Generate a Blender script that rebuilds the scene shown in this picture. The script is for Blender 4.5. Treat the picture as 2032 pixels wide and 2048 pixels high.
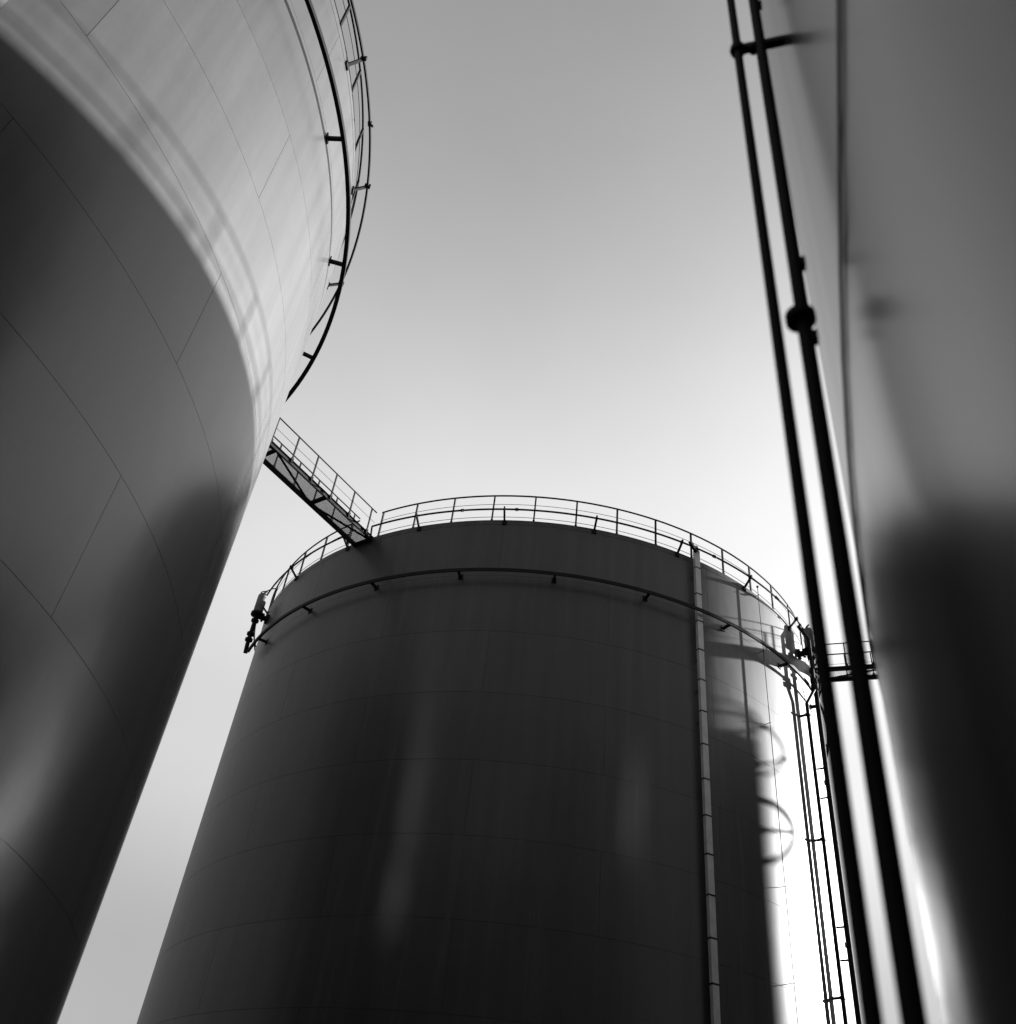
import bpy, math, random
from mathutils import Matrix, Vector
random.seed(7)
for o in list(bpy.data.objects):
    bpy.data.objects.remove(o, do_unlink=True)
scene = bpy.context.scene
COL = scene.collection
PI = math.pi
R_ = math.radians

# ------------------------------------------------------------------ camera
EYE = 1.6
cam_d = bpy.data.cameras.new('camera')
cam = bpy.data.objects.new('camera', cam_d)
COL.objects.link(cam)
ex = (0.9919368, -0.0823764, 0.0963093)
ey = (-0.1267333, -0.6447564, 0.7538089)
ez = (0.0, -0.7599364, -0.6499975)
cam.matrix_world = Matrix(((ex[0], ey[0], ez[0], 0), (ex[1], ey[1], ez[1], 0), (ex[2], ey[2], ez[2], EYE), (0, 0, 0, 1)))
cam_d.sensor_fit = 'HORIZONTAL'
cam_d.sensor_width = 36.0
cam_d.lens = 36.0 * 1900.0 / 2032.0
cam_d.clip_start = 0.05
cam_d.clip_end = 5000
cam_d.dof.use_dof = True
cam_d.dof.focus_distance = 33.0
cam_d.dof.aperture_fstop = 1.8
scene.camera = cam

# ------------------------------------------------------------------ sky, sun, exposure
SUN_AZ, SUN_EL = 65.1, 17.9          # azimuth clockwise from +Y
world = bpy.data.worlds.new('World')
scene.world = world
world.use_nodes = True
wn, wl = world.node_tree.nodes, world.node_tree.links
for n in list(wn):
    wn.remove(n)
w_out = wn.new('ShaderNodeOutputWorld')
w_bg = wn.new('ShaderNodeBackground')
w_sky = wn.new('ShaderNodeTexSky')
w_sky.sky_type = 'NISHITA'
w_sky.sun_disc = False
w_sky.sun_elevation = R_(SUN_EL)
w_sky.sun_rotation = R_(SUN_AZ)
w_sky.altitude = 0
w_sky.air_density = 1.0
w_sky.dust_density = 2.0
w_sky.ozone_density = 1.0
w_bw = wn.new('ShaderNodeRGBToBW')
w_bg.inputs['Strength'].default_value = 0.148
wl.new(w_sky.outputs['Color'], w_bw.inputs['Color'])
# thin high haze: the same at every compass point, thickest low down
w_tc = wn.new('ShaderNodeTexCoord')
w_sep = wn.new('ShaderNodeSeparateXYZ')
w_mr = wn.new('ShaderNodeValToRGB')
w_mr.color_ramp.interpolation = 'EASE'
while len(w_mr.color_ramp.elements) < 5:
    w_mr.color_ramp.elements.new(0.5)
for e_, (p_, v_) in zip(w_mr.color_ramp.elements, ((0.0, .44), (.22, .48), (.42, .80), (.60, 1.04), (1.0, .55))):
    e_.position = p_
    e_.color = (v_, v_, v_, 1)
# the haze flattens the brightest part of the sky: v / (1 + v / 2)
w_pow = wn.new('ShaderNodeMath')
w_pow.operation = 'POWER'
w_pow.inputs[1].default_value = 1.15
wl.new(w_bw.outputs['Val'], w_pow.inputs[0])
w_add = wn.new('ShaderNodeMath')
w_add.operation = 'MULTIPLY_ADD'
w_add.inputs[1].default_value = 0.55
w_add.inputs[2].default_value = 1.0
w_gam = wn.new('ShaderNodeMath')
w_gam.operation = 'DIVIDE'
w_mul = wn.new('ShaderNodeMath')
w_mul.operation = 'MULTIPLY'
wl.new(w_tc.outputs['Generated'], w_sep.inputs['Vector'])
wl.new(w_sep.outputs['Z'], w_mr.inputs['Fac'])
wl.new(w_pow.outputs['Value'], w_add.inputs[0])
wl.new(w_pow.outputs['Value'], w_gam.inputs[0])
wl.new(w_add.outputs['Value'], w_gam.inputs[1])
wl.new(w_gam.outputs['Value'], w_mul.inputs[0])
wl.new(w_mr.outputs['Color'], w_mul.inputs[1])
# faint uneven veil of cloud
w_cl = wn.new('ShaderNodeTexNoise')
w_cl.inputs['Scale'].default_value = 2.2
w_cl.inputs['Detail'].default_value = 5
w_cl.inputs['Roughness'].default_value = 0.5
w_cr = wn.new('ShaderNodeMapRange')
for k, v in (('From Min', 0.3), ('From Max', 0.7), ('To Min', 0.93), ('To Max', 1.07)):
    w_cr.inputs[k].default_value = v
w_mu2 = wn.new('ShaderNodeMath')
w_mu2.operation = 'MULTIPLY'
wl.new(w_tc.outputs['Generated'], w_cl.inputs['Vector'])
wl.new(w_cl.outputs['Fac'], w_cr.inputs['Value'])
wl.new(w_mul.outputs['Value'], w_mu2.inputs[0])
wl.new(w_cr.outputs['Result'], w_mu2.inputs[1])
wl.new(w_mu2.outputs['Value'], w_bg.inputs['Color'])
wl.new(w_bg.outputs['Background'], w_out.inputs['Surface'])

sun_d = bpy.data.lights.new('sun', 'SUN')
sun_d.energy = 3.8
sun_d.angle = R_(0.5)
sun_d.color = (1, 1, 1)
sun = bpy.data.objects.new('sun', sun_d)
COL.objects.link(sun)
sdir = Vector((math.sin(R_(SUN_AZ)) * math.cos(R_(SUN_EL)), math.cos(R_(SUN_AZ)) * math.cos(R_(SUN_EL)), math.sin(R_(SUN_EL))))
sun.rotation_euler = (-sdir).to_track_quat('-Z', 'Y').to_euler()
sun.location = sdir * 200

scene.view_settings.view_transform = 'Standard'
scene.view_settings.look = 'None'
scene.view_settings.exposure = 2.55
scene.view_settings.gamma = 1.0

# ------------------------------------------------------------------ materials
def nodes(name):
    m = bpy.data.materials.new(name)
    m.use_nodes = True
    nt = m.node_tree
    return m, nt.nodes, nt.links, nt.nodes['Principled BSDF']

def pos_noise(N, L, scale, detail=3, stretch=(1, 1, 1), rough=0.55):
    g = N.new('ShaderNodeNewGeometry')
    mp = N.new('ShaderNodeMapping')
    mp.inputs['Scale'].default_value = stretch
    t = N.new('ShaderNodeTexNoise')
    t.inputs['Scale'].default_value = scale
    t.inputs['Detail'].default_value = detail
    t.inputs['Roughness'].default_value = rough
    L.new(g.outputs['Position'], mp.inputs['Vector'])
    L.new(mp.outputs['Vector'], t.inputs['Vector'])
    return t.outputs['Fac']

def ramp(N, L, fac, lo, hi, p0=0.3, p1=0.7):
    r = N.new('ShaderNodeMapRange')
    r.inputs['From Min'].default_value = p0
    r.inputs['From Max'].default_value = p1
    r.inputs['To Min'].default_value = lo
    r.inputs['To Max'].default_value = hi
    L.new(fac, r.inputs['Value'])
    return r.outputs['Result']

def math_node(N, L, op, a, b):
    m = N.new('ShaderNodeMath')
    m.operation = op
    for i, v in enumerate((a, b)):
        if isinstance(v, (int, float)):
            m.inputs[i].default_value = v
        else:
            L.new(v, m.inputs[i])
    return m.outputs[0]

def tank_paint(name, base, coat=0.2, ior=1.45, spec=0.2, r0=0.22, r1=0.29, st=(0.80, 1.14)):
    m, N, L, P = nodes(name)
    streak = pos_noise(N, L, 1.0, 3, (2.6, 2.6, 0.10))
    cloud = pos_noise(N, L, 0.35, 4)
    fine = pos_noise(N, L, 14.0, 4, (1, 1, 0.35))
    v = math_node(N, L, 'MULTIPLY', ramp(N, L, streak, st[0], st[1]), ramp(N, L, cloud, 0.88, 1.12))
    v = math_node(N, L, 'MULTIPLY', v, ramp(N, L, fine, 0.95, 1.05))
    oi = N.new('ShaderNodeObjectInfo')
    v = math_node(N, L, 'MULTIPLY', v, ramp(N, L, oi.outputs['Random'], 0.92, 1.08, 0, 1))
    v = math_node(N, L, 'MULTIPLY', v, base)
    L.new(v, P.inputs['Base Color'])
    P.inputs['Roughness'].default_value = 0.55
    P.inputs['Specular IOR Level'].default_value = spec
    P.inputs['Coat Weight'].default_value = coat
    P.inputs['Coat IOR'].default_value = ior
    L.new(ramp(N, L, streak, r0, r1), P.inputs['Coat Roughness'])
    wob = pos_noise(N, L, 0.55, 2, (1, 1, 0.6))
    b = N.new('ShaderNodeBump')
    b.inputs['Strength'].default_value = 1.0
    b.inputs['Distance'].default_value = 0.02
    L.new(wob, b.inputs['Height'])
    L.new(b.outputs['Normal'], P.inputs['Normal'])
    L.new(b.outputs['Normal'], P.inputs['Coat Normal'])
    return m

def metal_paint(name, base, rough=0.45, var=0.25, spec=0.5):
    m, N, L, P = nodes(name)
    n1 = pos_noise(N, L, 3.0, 5)
    n2 = pos_noise(N, L, 40.0, 3)
    v = math_node(N, L, 'MULTIPLY', ramp(N, L, n1, 1 - var, 1 + var), ramp(N, L, n2, 0.9, 1.1))
    v = math_node(N, L, 'MULTIPLY', v, base)
    L.new(v, P.inputs['Base Color'])
    P.inputs['Roughness'].default_value = rough
    P.inputs['Specular IOR Level'].default_value = spec
    b = N.new('ShaderNodeBump')
    b.inputs['Strength'].default_value = 0.2
    b.inputs['Distance'].default_value = 0.002
    L.new(n2, b.inputs['Height'])
    L.new(b.outputs['Normal'], P.inputs['Normal'])
    return m

PAINT = tank_paint('tank_paint', 0.036)
GLOSS = tank_paint('fresh_tank_paint', 0.018, 1.0, 1.72, 0.0, 0.19, 0.24)
SATIN = tank_paint('satin_tank_paint', 0.034, 0.85, 1.44, 0.22, 0.21, 0.27, (0.84, 1.12))
STEEL = metal_paint('dark_painted_steel', 0.007, 0.65, 0.25, 0.1)
PIPE = metal_paint('black_pipe_paint', 0.006, 0.65, 0.25, 0.1)
GALV = metal_paint('galvanised_sheet', 0.3, 0.42, 0.15)
CHAMB = metal_paint('chamber_paint', 0.10, 0.6, 0.25, 0.2)
LINE_GREY = metal_paint('wall_line_grey', 0.09, 0.8, 0.2, 0.2)
CONC = metal_paint('concrete', 0.24, 0.9)
GRAV = metal_paint('gravel', 0.04, 0.95, 0.4)

# ------------------------------------------------------------------ mesh helpers
class MB:
    def __init__(s):
        s.v, s.f = [], []
    def ring_tube(s, pts, r, n=8, closed=False, cap=True):
        """round tube along a list of points"""
        pts = [Vector(p) for p in pts]
        m = len(pts)
        base = len(s.v)
        up0 = None
        for i, p in enumerate(pts):
            if closed:
                t = pts[(i + 1) % m] - pts[i - 1]
            else:
                t = pts[min(i + 1, m - 1)] - pts[max(i - 1, 0)]
            t.normalize()
            if up0 is None:
                up0 = Vector((0, 0, 1)) if abs(t.z) < 0.9 else Vector((1, 0, 0))
            a = t.cross(up0).normalized()
            b = a.cross(t).normalized()
            up0 = b
            for k in range(n):
                c = 2 * PI * k / n
                s.v.append(tuple(p + (a * math.cos(c) + b * math.sin(c)) * r))
        segs = m if closed else m - 1
        for i in range(segs):
            j = (i + 1) % m
            for k in range(n):
                k2 = (k + 1) % n
                s.f.append((base + i * n + k, base + j * n + k, base + j * n + k2, base + i * n + k2))
        if cap and not closed:
            s.f.append(tuple(base + k for k in range(n)))
            s.f.append(tuple(base + (m - 1) * n + k for k in reversed(range(n))))
        return s
    def box(s, c, sx, sy, sz, ax=(1, 0, 0), ay=(0, 1, 0), az=(0, 0, 1)):
        c, ax, ay, az = Vector(c), Vector(ax), Vector(ay), Vector(az)
        b = len(s.v)
        for i in (-.5, .5):
            for j in (-.5, .5):
                for k in (-.5, .5):
                    s.v.append(tuple(c + ax * sx * i + ay * sy * j + az * sz * k))
        for q in ((0, 1, 3, 2), (4, 6, 7, 5), (0, 4, 5, 1), (2, 3, 7, 6), (0, 2, 6, 4), (1, 5, 7, 3)):
            s.f.append(tuple(b + i for i in q))
        return s
    def bar(s, p, q, w, h, up=(0, 0, 1)):
        """rectangular bar from p to q, w across, h along up"""
        p, q = Vector(p), Vector(q)
        t = (q - p)
        l = t.length
        t.normalize()
        a = t.cross(Vector(up))
        if a.length < 1e-4:
            a = t.cross(Vector((0, 1, 0)))
        a.normalize()
        b = a.cross(t).normalized()
        return s.box((p + q) / 2, l, w, h, t, a, b)
    def lathe(s, prof, n=24, axis=(0, 0, 1), origin=(0, 0, 0)):
        """prof: list of (radius, along)"""
        az = Vector(axis).normalized()
        ax = az.orthogonal().normalized()
        ay = az.cross(ax)
        o = Vector(origin)
        b = len(s.v)
        for (r, h) in prof:
            for k in range(n):
                c = 2 * PI * k / n
                s.v.append(tuple(o + az * h + (ax * math.cos(c) + ay * math.sin(c)) * r))
        for i in range(len(prof) - 1):
            for k in range(n):
                k2 = (k + 1) % n
                s.f.append((b + i * n + k, b + i * n + k2, b + (i + 1) * n + k2, b + (i + 1) * n + k))
        s.f.append(tuple(b + k for k in reversed(range(n))))
        s.f.append(tuple(b + (len(prof) - 1) * n + k for k in range(n)))
        return s
    def arc_sweep(s, prof, a0, a1, seg):
        """closed section prof [(r, z)] swept from azimuth a0 to a1 (degrees)"""
        n = len(prof)
        full = abs(a1 - a0) > 359.9
        cnt = seg if full else seg + 1
        b = len(s.v)
        for i in range(cnt):
            a = R_(a0 + (a1 - a0) * i / seg)
            for (r, z) in prof:
                s.v.append((r * math.sin(a), r * math.cos(a), z))
        for i in range(seg):
            j = (i + 1) % cnt
            for k in range(n):
                k2 = (k + 1) % n
                s.f.append((b + i * n + k, b + i * n + k2, b + j * n + k2, b + j * n + k))
        if not full:
            s.f.append(tuple(b + k for k in reversed(range(n))))
            s.f.append(tuple(b + (cnt - 1) * n + k for k in range(n)))
        return s
    def mesh(s, name, mat, smooth=False):
        me = bpy.data.meshes.new(name)
        me.from_pydata(s.v, [], s.f)
        me.validate()
        me.materials.append(mat)
        if smooth:
            me.polygons.foreach_set('use_smooth', [True] * len(me.polygons))
            try:
                me.set_sharp_from_angle(angle=R_(38))
            except Exception:
                pass
        me.update()
        return me

def link(name, me, parent=None, rotz=0.0, loc=(0, 0, 0)):
    o = bpy.data.objects.new(name, me)
    COL.objects.link(o)
    o.parent = parent
    o.location = loc
    o.rotation_euler = (0, 0, rotz)
    return o

def tag(o, label, cat, group=None):
    o['label'] = label
    o['category'] = cat
    if group:
        o['group'] = group
    return o

def pol(r, az, z=0.0):
    a = R_(az)
    return Vector((r * math.sin(a), r * math.cos(a), z))

def arc_pts(r, z, a0, a1, step=1.5):
    n = max(2, int(abs(a1 - a0) / step) + 1)
    return [pol(r, a0 + (a1 - a0) * i / (n - 1), z) for i in range(n)]

# ------------------------------------------------------------------ dimensions of one tank
RAD = 12.0
Z0 = 0.58                 # bottom of the shell
CH = 2.22                 # height of one plate course
NC, NP = 10, 10           # courses, plates round
TOP = Z0 + CH * NC        # 22.78
RIM = 22.98               # top of the rim curb
RINGZ = 18.90 + EYE
GAP = 0.008

def plate_mesh(paint):
    seg = 24
    aw = 360.0 / NP - math.degrees(GAP / RAD)
    z1 = CH - GAP
    v, f, nr = [], [], []
    for i in range(seg + 1):
        a = R_(-aw / 2 + aw * i / seg)
        for (r, z) in ((RAD - .02, 0), (RAD, 0), (RAD, z1), (RAD - .02, z1)):
            v.append((r * math.sin(a), r * math.cos(a), z))
    sharp = []
    for i in range(seg):
        b, c = i * 4, (i + 1) * 4
        f.append((b + 1, b + 2, c + 2, c + 1)); sharp.append(1)
        f.append((b, b + 1, c + 1, c)); sharp.append(0)
        f.append((b + 2, b + 3, c + 3, c + 2)); sharp.append(0)
    f.append((0, 3, 2, 1)); sharp.append(0)
    e = seg * 4
    f.append((e, e + 1, e + 2, e + 3)); sharp.append(0)
    me = bpy.data.meshes.new('plate')
    me.from_pydata(v, [], f)
    me.materials.append(paint)
    me.polygons.foreach_set('use_smooth', [bool(s) for s in sharp])
    me.update()
    loops = []
    for p in me.polygons:
        for li in p.loop_indices:
            if sharp[p.index]:
                co = me.vertices[me.loops[li].vertex_index].co
                n = Vector((co.x, co.y, 0)).normalized()
                # check winding
                loops.append(n if p.normal.dot(n) > 0 else -n)
            else:
                loops.append(p.normal.copy())
    me.normals_split_custom_set(loops)
    # outward winding
    if me.polygons[0].normal.dot(Vector((me.polygons[0].center.x, me.polygons[0].center.y, 0))) < 0:
        me.flip_normals()
    return me

def smooth_radial(me):
    """exact radial normals on the vertical faces of a swept ring"""
    loops = []
    for p in me.polygons:
        hor = abs(p.normal.z) < 0.2
        for li in p.loop_indices:
            co = me.vertices[me.loops[li].vertex_index].co
            n = Vector((co.x, co.y, 0)).normalized()
            if hor and abs(p.normal.dot(n)) > 0.9:
                loops.append(n if p.normal.dot(n) > 0 else -n)
            else:
                loops.append(p.normal.copy())
    me.polygons.foreach_set('use_smooth', [True] * len(me.polygons))
    me.normals_split_custom_set(loops)

def rect(r0, r1, z0, z1):
    return [(r0, z0), (r0, z1), (r1, z1), (r1, z0)]

CACHE = {}
def cached(key, fn):
    if key not in CACHE:
        CACHE[key] = fn()
    return CACHE[key]

def spans(gaps):
    """azimuth spans left between gaps [(centre, half width)]"""
    if not gaps:
        return [(0.0, 360.0)]
    g = sorted([(c % 360, h) for c, h in gaps])
    out = []
    for i, (c, h) in enumerate(g):
        c2, h2 = g[(i + 1) % len(g)]
        if i == len(g) - 1:
            c2 += 360
        out.append((c + h, c2 - h2))
    return out

def in_gap(az, gaps, extra=0.0):
    for c, h in gaps:
        d = (az - c + 180) % 360 - 180
        if abs(d) < h + extra:
            return True
    return False

def post_mesh():
    b = MB()
    b.bar((0, RAD - .03, RIM - .02), (0, RAD - .03, RIM + 1.17), .055, .055, (0, 1, 0))
    b.box((0, RAD - .04, RIM + .02), .08, .08, .08)
    return b.mesh('post', STEEL)

def ring_bracket_mesh():
    b = MB()
    b.bar((0, RAD - .01, RINGZ), (0, RAD + .36, RINGZ), .07, .09)
    b.box((0, RAD + .012, RINGZ), .16, .024, .20)
    return b.mesh('bracket', STEEL)

SPR, SPZ = RAD + .33, RIM + .22
def spray_bracket_mesh():
    b = MB()
    b.bar((0, RAD - .0, RIM - .12), (0, SPR, SPZ - .03), .07, .05, (0, 0, 1))
    b.box((0, RAD + .02, RIM - .13), .16, .05, .16)
    b.box((0, SPR, SPZ), .05, .15, .15)
    return b.mesh('bracket', STEEL)

def coupling_mesh():
    b = MB()
    b.lathe([(.035, -.06), (.055, -.05), (.055, .05), (.035, .06)], 14, (1, 0, 0), (0, SPR, SPZ))
    b.lathe([(.03, 0), (.03, .14), (.012, .16)], 10, (0, .6, -.8), (0, SPR, SPZ))
    return b.mesh('coupling', STEEL, True)

def storage_tank(loc, label, posts_at, ring_at, spray_at, gaps, seam_at, plates=True, detail=True, coupl=(), ring_span=(0, 360), paint=None):
    pn = paint or PAINT
    t = bpy.data.objects.new('storage_tank', None)
    COL.objects.link(t)
    t.location = (loc[0], loc[1], 0)
    tag(t, label, 'tank', 'round storage tanks standing close together')
    link('foundation', cached('found', lambda: MB().arc_sweep(rect(RAD - 1.2, RAD + .35, -.15, .56), 0, 360, 120).mesh('foundation', CONC, True)), t)
    # shell
    if plates:
        def core():
            me = MB().arc_sweep(rect(RAD - .06, RAD - .012, Z0 - .03, TOP + .02), 0, 360, 240).mesh('inner_shell', pn)
            smooth_radial(me)
            return me
        link('inner_shell', cached('core' + pn.name, core), t)
        for c in range(NC):
            for p in range(NP):
                az = seam_at + 360.0 / NP * (p + .5) + (180.0 / NP if c % 2 else 0)
                link('plate', cached('plate' + pn.name, lambda: plate_mesh(pn)), t, -R_(az), (0, 0, Z0 + c * CH + GAP / 2))
    else:
        def full():
            me = MB().arc_sweep(rect(RAD - .06, RAD, Z0 - .03, TOP + .02), 0, 360, 240).mesh('shell', paint or PAINT)
            smooth_radial(me)
            return me
        link('shell', cached('full' + (paint.name if paint else ''), full), t)
    # rim curb and roof
    def curb():
        me = MB().arc_sweep(rect(RAD - .25, RAD + .004, TOP + .003, RIM), 0, 360, 240).mesh('rim_curb', pn)
        smooth_radial(me)
        return me
    link('rim_curb', cached('curb' + pn.name, curb), t)
    link('roof', cached('roof', lambda: MB().lathe([(RAD - .2, RIM - .10), (RAD - .2, RIM - .03), (RAD * .6, RIM + .42), (RAD * .25, RIM + .72), (.3, RIM + .85)], 96).mesh('roof', PAINT, True)), t)
    # stiffener ring: an angle section with its own brackets
    def ringm():
        b = MB()
        b.arc_sweep(rect(RAD + .30, RAD + .392, RINGZ - .008, RINGZ + .004), ring_span[0], ring_span[1], 240)
        b.arc_sweep(rect(RAD + .385, RAD + .405, RINGZ - .065, RINGZ + .065), ring_span[0], ring_span[1], 240)
        return b.mesh('stiffener_ring', STEEL, True)
    rg = link('stiffener_ring', cached('ring%s' % (ring_span,), ringm), t)
    for k in range(24):
        if ring_span[1] - ring_span[0] < 359 and not ring_span[0] + 1 < (ring_at + 15 * k) % 360 < ring_span[1] - 1:
            continue
        link('bracket', cached('rbr', ring_bracket_mesh), rg, -R_(ring_at + 15 * k))
    # handrail
    def rails(r, z, rr, nm, up):
        b = MB()
        for a0, a1 in spans(gaps):
            b.ring_tube(arc_pts(r, z, a0, a1), rr, 8)
        return b.mesh(nm, STEEL, True)
    hr = link('handrail', rails(RAD - .03, RIM + 1.17, .030, 'top_rail', 0), t)
    link('mid_rail', rails(RAD - .03, RIM + .76, .009, 'mid_rail', 0), hr)
    link('toe_rail', rails(RAD - .03, RIM + .17, .010, 'toe_rail', 0), hr)
    pm = cached('post', post_mesh)
    for k in range(51):
        az = posts_at + k * 360.0 / 51
        if not in_gap(az, gaps, -.3):
            link('post', pm, hr, -R_(az))
    # spray pipe round the rim
    b = MB()
    for a0, a1 in spans(gaps):
        pts = arc_pts(SPR, SPZ, a0, a1)
        if gaps:
            pts = [pol(SPR - .05, a0, SPZ - .42), pol(SPR, a0, SPZ - .04)] + pts + [pol(SPR, a1, SPZ - .04), pol(SPR - .05, a1, SPZ - .42)]
        b.ring_tube(pts, .034, 8)
    sp = link('spray_pipe', b.mesh('spray_pipe', STEEL, True), t)
    for k in range(24):
        az = spray_at + 15 * k
        if not in_gap(az, gaps, -.5):
            link('bracket', cached('sbr', spray_bracket_mesh), sp, -R_(az))
    if detail:
        cm = cached('coup', coupling_mesh)
        for az in coupl:
            link('coupling', cm, sp, -R_(az))
    return t

# ------------------------------------------------------------------ layout of the tank yard
Mc = Vector((2.01, 37.27))
Lc = Vector((-16.814, 11.676))
Rc = Vector((12.291, -2.165))
Tc = Vector((32.81, 25.37))
def az_of(v):
    return math.degrees(math.atan2(v.x, v.y))
azML, azLM = az_of(Lc - Mc), az_of(Mc - Lc)
azMT, azTM = az_of(Tc - Mc), az_of(Mc - Tc)
GH = 2.6                       # half opening in the rails, degrees

gm = MB().lathe([(900, -.02), (900, 0)], 96)
ground = link('ground', gm.mesh('ground', GRAV))
ground['kind'] = 'structure'

cp = [160 + 3 * 15 / 2 * k for k in range(8)]
tank_m = storage_tank(Mc, 'dark steel storage tank with a pale vertical duct running up its wall', 164, 166, 160,
                      [(azML, GH), (azMT, GH)], 172, True, True, [153.5, -172, -163, 137.5], (20, 246.6))
tank_l = storage_tank(Lc, 'glossy storage tank mirroring a dark tank, plate seams drawn across its wall', 101.1, 95, 97.4,
                      [(azLM, GH)], 118.7, True, True, [90.2], (0, 360), SATIN)
tank_r = storage_tank(Rc, 'dark blurred storage tank directly behind the two black pipes', 3, 5, 8,
                      [], 20, False, False, (), (0, 360), GLOSS)
tank_t = storage_tank(Tc, 'storage tank at the far end of the gangway behind the two black pipes', 3, 5, 8,
                      [(azTM, GH)], 0, False, False)

added_tank = storage_tank(Vector((-3.5, -24.5)), 'unseen storage tank added behind the camera to darken the ducted tank', 3, 5, 8,
                      [], 0, False, False)  # unseen tank, added to block sky light and darken the ducted tank's reflection

# ------------------------------------------------------------------ gangways
def gangway(pa, pb, label, lift=0.0):
    """level walkway from rim point pa to rim point pb"""
    d = (pb - pa)
    ln = d.length
    t = bpy.data.objects.new('gangway', None)
    COL.objects.link(t)
    t.location = (pa.x, pa.y, RIM + lift)
    t.rotation_euler = (0, 0, math.atan2(d.y, d.x))
    tag(t, label, 'walkway', 'walkways joining the tank rims')
    W = .38
    x0, x1 = -.12, ln + .12
    for s in (-1, 1):
        b = MB()
        b.box(((x0 + x1) / 2, s * W, -.10), x1 - x0, .012, .20)
        b.box(((x0 + x1) / 2, s * (W + .03), -.006), x1 - x0, .05, .012)
        b.box(((x0 + x1) / 2, s * (W + .03), -.194), x1 - x0, .05, .012)
        link('side_beam', b.mesh('side_beam', STEEL), t)
    nb = 3
    for k in range(nb + 1):
        x = max(.06, min(ln - .06, ln * k / nb))
        link('cross_beam', MB().box((0, 0, 0), .12, 2 * W - .014, .10).mesh('cross_beam', STEEL), t, 0, (x, 0, -.13))
    for k in range(nb):
        s = -1 if k % 2 == 0 else 1
        b = MB().bar((ln * k / nb + .08, -s * (W - .03), -.16), (ln * (k + 1) / nb - .08, s * (W - .03), -.16), .06, .05)
        link('diagonal_brace', b.mesh('diagonal_brace', STEEL), t)
    b = MB()
    n = int(ln / .034)
    for i in range(n):
        b.box((.02 + i * .034, 0, -.016), .005, 2 * W - .016, .022)
    for j in range(9):
        b.box((ln / 2, -W + .05 + j * (2 * W - .1) / 8, -.012), ln - .02, .006, .008)
    link('grating', b.mesh('grating', STEEL), t)
    for s in (-1, 1):
        h = link('handrail', MB().ring_tube([(.1, s * (W + .02), 1.1), (ln - .1, s * (W + .02), 1.1)], .024, 8).mesh('top_rail', STEEL, True), t)
        link('mid_rail', MB().ring_tube([(.1, s * (W + .02), .62), (ln - .1, s * (W + .02), .62)], .008, 6).mesh('mid_rail', STEEL, True), h)
        x = .39
        while x < ln - .1:
            b = MB().bar((0, 0, -.12), (0, 0, 1.1), .045, .045, (1, 0, 0))
            b.box((0, 0, .03), .10, .06, .10)
            link('post', cached('gpost', lambda: b.mesh('post', STEEL)), h, 0, (x, s * (W + .035), 0))
            x += 1.025
    return t
def rim_pt(c, az):
    p = pol(RAD, az)
    return Vector((c.x + p.x, c.y + p.y))
gangway(rim_pt(Mc, azML), rim_pt(Lc, azLM), 'railed gangway bridging the gap from the ducted tank to the glossy tank')
gangway(rim_pt(Mc, azMT), rim_pt(Tc, azTM), 'railed gangway seen between and behind the two black pipes', .2)

# ------------------------------------------------------------------ fittings on the middle tank
def cable_duct(parent, az, top, tick0, tick=1.13, w=.21, mat=None):
    mat = mat or GALV
    e = pol(1, az)
    a = Vector((e.y, -e.x, 0))
    r0 = RAD + .13
    b = MB()
    b.box(tuple(e * (r0 + .06) + Vector((0, 0, (top + .3) / 2))), w, .12, top - .3, a, e)
    d = link('cable_duct', b.mesh('cable_duct', mat), parent)
    b = MB().lathe([(.06, 0), (.10, .02), (.10, .16), (.05, .22)], 16, (0, 0, 1), tuple(e * (r0 + .06) + Vector((0, 0, top + .001))))
    link('cap', b.mesh('cap', mat, True), d)
    z = tick0
    while z > .6:
        b = MB().box((0, 0, 0), w + .012, .132, .045, a, e)
        link('joint_band', b.mesh('joint_band', STEEL), d, 0, tuple(e * (r0 + .06) + Vector((0, 0, z))))
        b = MB().box((0, 0, 0), .06, .15, .05, a, e)
        link('bracket', b.mesh('bracket', STEEL), d, 0, tuple(e * (r0 - .065) + Vector((0, 0, z - .3))))
        z -= tick
    return d
cable_duct(tank_m, 156.7, RIM + .22, 20.79 + EYE + .03)
cable_duct(tank_l, 123.3, RIM + .1, 21.5, mat=CHAMB)

def flange(p, r, h, axis=(0, 0, 1), n=18):
    return MB().lathe([(r * .6, -h * .5), (r, -h * .5), (r, -h * .08), (r * .94, -h * .05), (r * .94, h * .05), (r, h * .08), (r, h * .5), (r * .6, h * .5)], n, axis, tuple(p))

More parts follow.
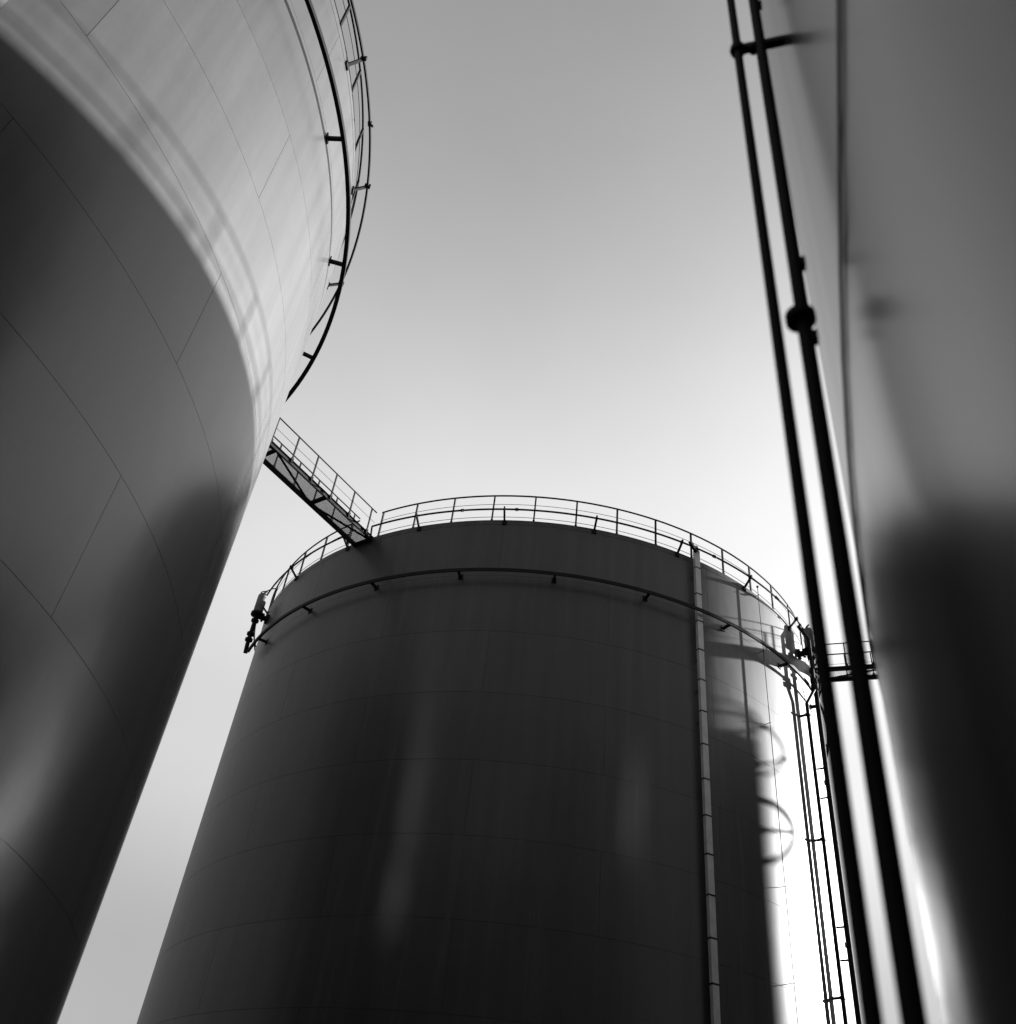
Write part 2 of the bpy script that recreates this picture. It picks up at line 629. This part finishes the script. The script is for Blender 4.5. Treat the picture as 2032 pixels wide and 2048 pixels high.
def foam_chamber(parent, az, riser=True):
    e = pol(1, az)
    ax = e * (RAD + .46)
    Z = lambda z: Vector((ax.x, ax.y, z + EYE))
    b = MB().lathe([(.10, 20.62), (.17, 20.70), (.19, 20.80), (.19, 21.52), (.15, 21.62), (.06, 21.66)], 20, (0, 0, 1), (ax.x, ax.y, EYE))
    c = link('foam_chamber', b.mesh('foam_chamber', CHAMB, True), parent)
    link('flange', flange(Z(20.66), .25, .10).mesh('flange', PIPE, True), c)
    # outlet to the shell
    b = MB().lathe([(.11, RAD - .02), (.11, RAD + .40)], 14, tuple(e), (0, 0, 20.60 + EYE))
    b.lathe([(.21, RAD + .01), (.21, RAD + .09)], 18, tuple(e), (0, 0, 20.60 + EYE))
    b.lathe([(.18, RAD + .18), (.18, RAD + .25)], 18, tuple(e), (0, 0, 20.60 + EYE))
    link('outlet', b.mesh('outlet', PIPE, True), c)
    # lifting handle on the lid
    a = Vector((e.y, -e.x, 0))
    pts = [Z(21.60) + a * .16 * math.cos(t) + Vector((0, 0, .20 * math.sin(t))) + e * .10 * math.sin(t * 2) for t in [PI * i / 10 for i in range(11)]]
    link('handle', MB().ring_tube(pts, .022, 6).mesh('handle', PIPE, True), c)
    pts = [Z(21.55) + e * .1 + a * .02, Z(21.75) - e * .05 - a * .12, Z(21.86) - e * .24 - a * .28, Z(21.80) - e * .36 - a * .5]
    link('vent_pipe', MB().ring_tube(pts, .022, 6).mesh('vent_pipe', PIPE, True), c)
    # riser
    pts = [Z(20.62), Z(19.25)]
    if riser:
        pts += [Z(18.6), Z(-EYE + .05)]
    else:                                   # swings round the shell below the ring
        pts += [pol(RAD + .42, az + .4, RINGZ)]
    link('riser', MB().ring_tube(pts, .085, 12).mesh('riser', PIPE, True), c)
    for z in (19.45, 19.72, 20.35):
        link('flange', flange(Z(z), .15, .09).mesh('flange', PIPE, True), c)
    return c
foam_chamber(tank_m, -113.2, False)
foam_chamber(tank_m, 125.9)

def wall_pipe(parent, name, az, r, rad, pts_extra, brackets, couplings, mat=PIPE, zb=.1, zt=19.0, bw=.05):
    e = pol(1, az)
    pts = [tuple(e * r + Vector((0, 0, zb))), tuple(e * r + Vector((0, 0, zt)))] + [tuple(p) for p in pts_extra]
    p = link(name, MB().ring_tube(pts, rad, 10).mesh(name, mat, True), parent)
    for z in brackets:
        b = MB().bar(e * (RAD - .005) + Vector((0, 0, z)), e * (r + rad + .02) + Vector((0, 0, z)), bw, bw)
        b.box(tuple(e * r + Vector((0, 0, z))), rad * 2.6, rad * 2.6, bw, (e.y, -e.x, 0), e)
        link('bracket', b.mesh('bracket', mat), p)
    for z in couplings:
        link('coupling', flange(e * r + Vector((0, 0, z)), rad * 2.1, .14).mesh('coupling', mat, True), p)
    return p
# riser feeding the spray pipe, with a jog under the stiffener ring
wall_pipe(tank_m, 'riser_pipe', 129.2, RAD + .28, .065,
          [pol(RAD + .55, 127.9, 18.75 + EYE), pol(RAD + .55, 127.8, 20.9 + EYE), pol(RAD + .22, 127.8, SPZ - .02)],
          [17.6 + EYE, 13.05 + EYE, 8.3 + EYE, 3.6 + EYE], [], PIPE, .1, 18.05 + EYE, .07)
for z, rr in ((18.8, .13), (19.05, .13)):
    link('valve', flange(pol(RAD + .55, 127.9, z + EYE), rr, .16).mesh('valve', PIPE, True), tank_m)
# slimmer pipe further round
wall_pipe(tank_m, 'drain_pipe', 122.6, RAD + .26, .04, [pol(RAD + .5, 122.2, 19.4 + EYE)],
          [18.65 + EYE, 16.2 + EYE, 15.1 + EYE, 10.75 + EYE, 9.75 + EYE, 4.5 + EYE], [15.65 + EYE, 10.2 + EYE, 4.0 + EYE], PIPE, .1, 18.75 + EYE, .05)
# thin rod on stand-offs, standing a little above the rim
rod = wall_pipe(tank_m, 'conductor_rod', 142.2, RAD + .18, .012, [], [21.2 + EYE, 18.8 + EYE, 16.0 + EYE, 10.65 + EYE, 8.0 + EYE, 5.2 + EYE], [], PIPE, .1, 21.55 + EYE, .016)
link('tip', MB().lathe([(.01, -.05), (.04, -.03), (.05, 0), (.04, .03), (.01, .05)], 10, (0, 0, 1), tuple(pol(RAD + .18, 142.2, 21.58 + EYE))).mesh('tip', PIPE, True), rod)
# spray head sitting across the rim pipe
e = pol(1, 157.8)
b = MB().bar(pol(SPR - .03, 157.8, SPZ - .16) - Vector((e.y, -e.x, 0)) * .16, pol(SPR + .03, 157.8, SPZ + .16) + Vector((e.y, -e.x, 0)) * .16, .10, .10)
link('spray_head', b.mesh('spray_head', PIPE), tank_m)

# ------------------------------------------------------------------ the two black pipes close by
BZ = 4.51 + EYE
P1 = Vector((.773, 1.85))
def p2(z):
    k = (z - EYE - .484) / (4.222 - .484)
    return Vector((.837 + .026 * k, 1.822 - .012 * k))
def to_wall(p):
    return Vector((Rc.x - p.x, Rc.y - p.y)).normalized()
def near_pipe(label, bot, top, r):
    t = bpy.data.objects.new('riser_pipe', None)
    COL.objects.link(t)
    t.location = (bot.x, bot.y, 0)
    tag(t, label, 'pipe', 'black vertical pipes beside the blurred tank')
    d = top - bot
    zt = 23.1
    b = MB().ring_tube([(0, 0, .0), (d.x * .5, d.y * .5, zt * .5), (d.x, d.y, zt)], r, 20)
    link('pipe', b.mesh('pipe', PIPE, True), t)
    link('base_flange', flange((0, 0, .06), r * 2.2, .12).mesh('base_flange', PIPE, True), t)
    return t, d
pa, da = near_pipe('thinner of the two black vertical pipes, clamped near its top', P1, P1, .0188)
pb, db = near_pipe('thicker black vertical pipe with a wide round flange part way up', p2(0), p2(23.1), .0232)
# cross bracket clamped to the thin pipe and running past the thick one to the tank wall
u = to_wall(P1)
wl_len = (Rc - P1).length - RAD
b = MB().bar((-.02 * u.x, -.02 * u.y, BZ), (u.x * (wl_len + .01), u.y * (wl_len + .01), BZ), .034, .040)
link('bracket', b.mesh('bracket', PIPE), pa)
link('clamp', MB().lathe([(.018, -.03), (.032, -.024), (.036, 0), (.032, .024), (.018, .03)], 18, (0, 0, 1), (0, 0, BZ)).mesh('clamp', PIPE, True), pa)
link('clamp', MB().lathe([(.012, -.02), (.024, -.014), (.024, .014), (.012, .02)], 14, (0, 0, 1), (u.x * .07, u.y * .07, BZ - .02)).mesh('clamp', PIPE, True), pa)
def lug(z):
    p = p2(z)
    w = to_wall(p)
    o = p - p2(0)
    l = (Rc - p).length - RAD
    b = MB().bar((o.x, o.y, z), (o.x + w.x * .034, o.y + w.y * .034, z), .03, .045)
    link('bracket', b.mesh('bracket', PIPE), pb)
for z in (2.80, 2.41, 4.92, 8.5):
    lug(z + EYE)
o = p2(2.503 + EYE) - p2(0)
o = o + Vector((-.011, -.004))
fl = MB().lathe([(.03, -.017), (.047, -.015), (.047, .015), (.03, .017)], 28, (0, 0, 1), (o.x, o.y, 2.503 + EYE))
link('flange', fl.mesh('flange', PIPE, True), pb)

# thin grey tube along a curved line on the near tank's wall
cz = [(-78.0, 3.3), (-76.2, 2.95), (-74.9, 2.76), (-73.9, 2.64), (-72.9, 2.55), (-71.7, 2.475), (-70.4, 2.40), (-68.9, 2.32), (-67.8, 2.27), (-66.6, 2.23), (-64.5, 2.17), (-60, 2.08), (-54, 2.0)]
pts = [pol(RAD + .007, a, z + EYE) for a, z in cz]
link('wall_line', MB().ring_tube(pts, .0055, 8).mesh('wall_line', LINE_GREY, True), tank_r)
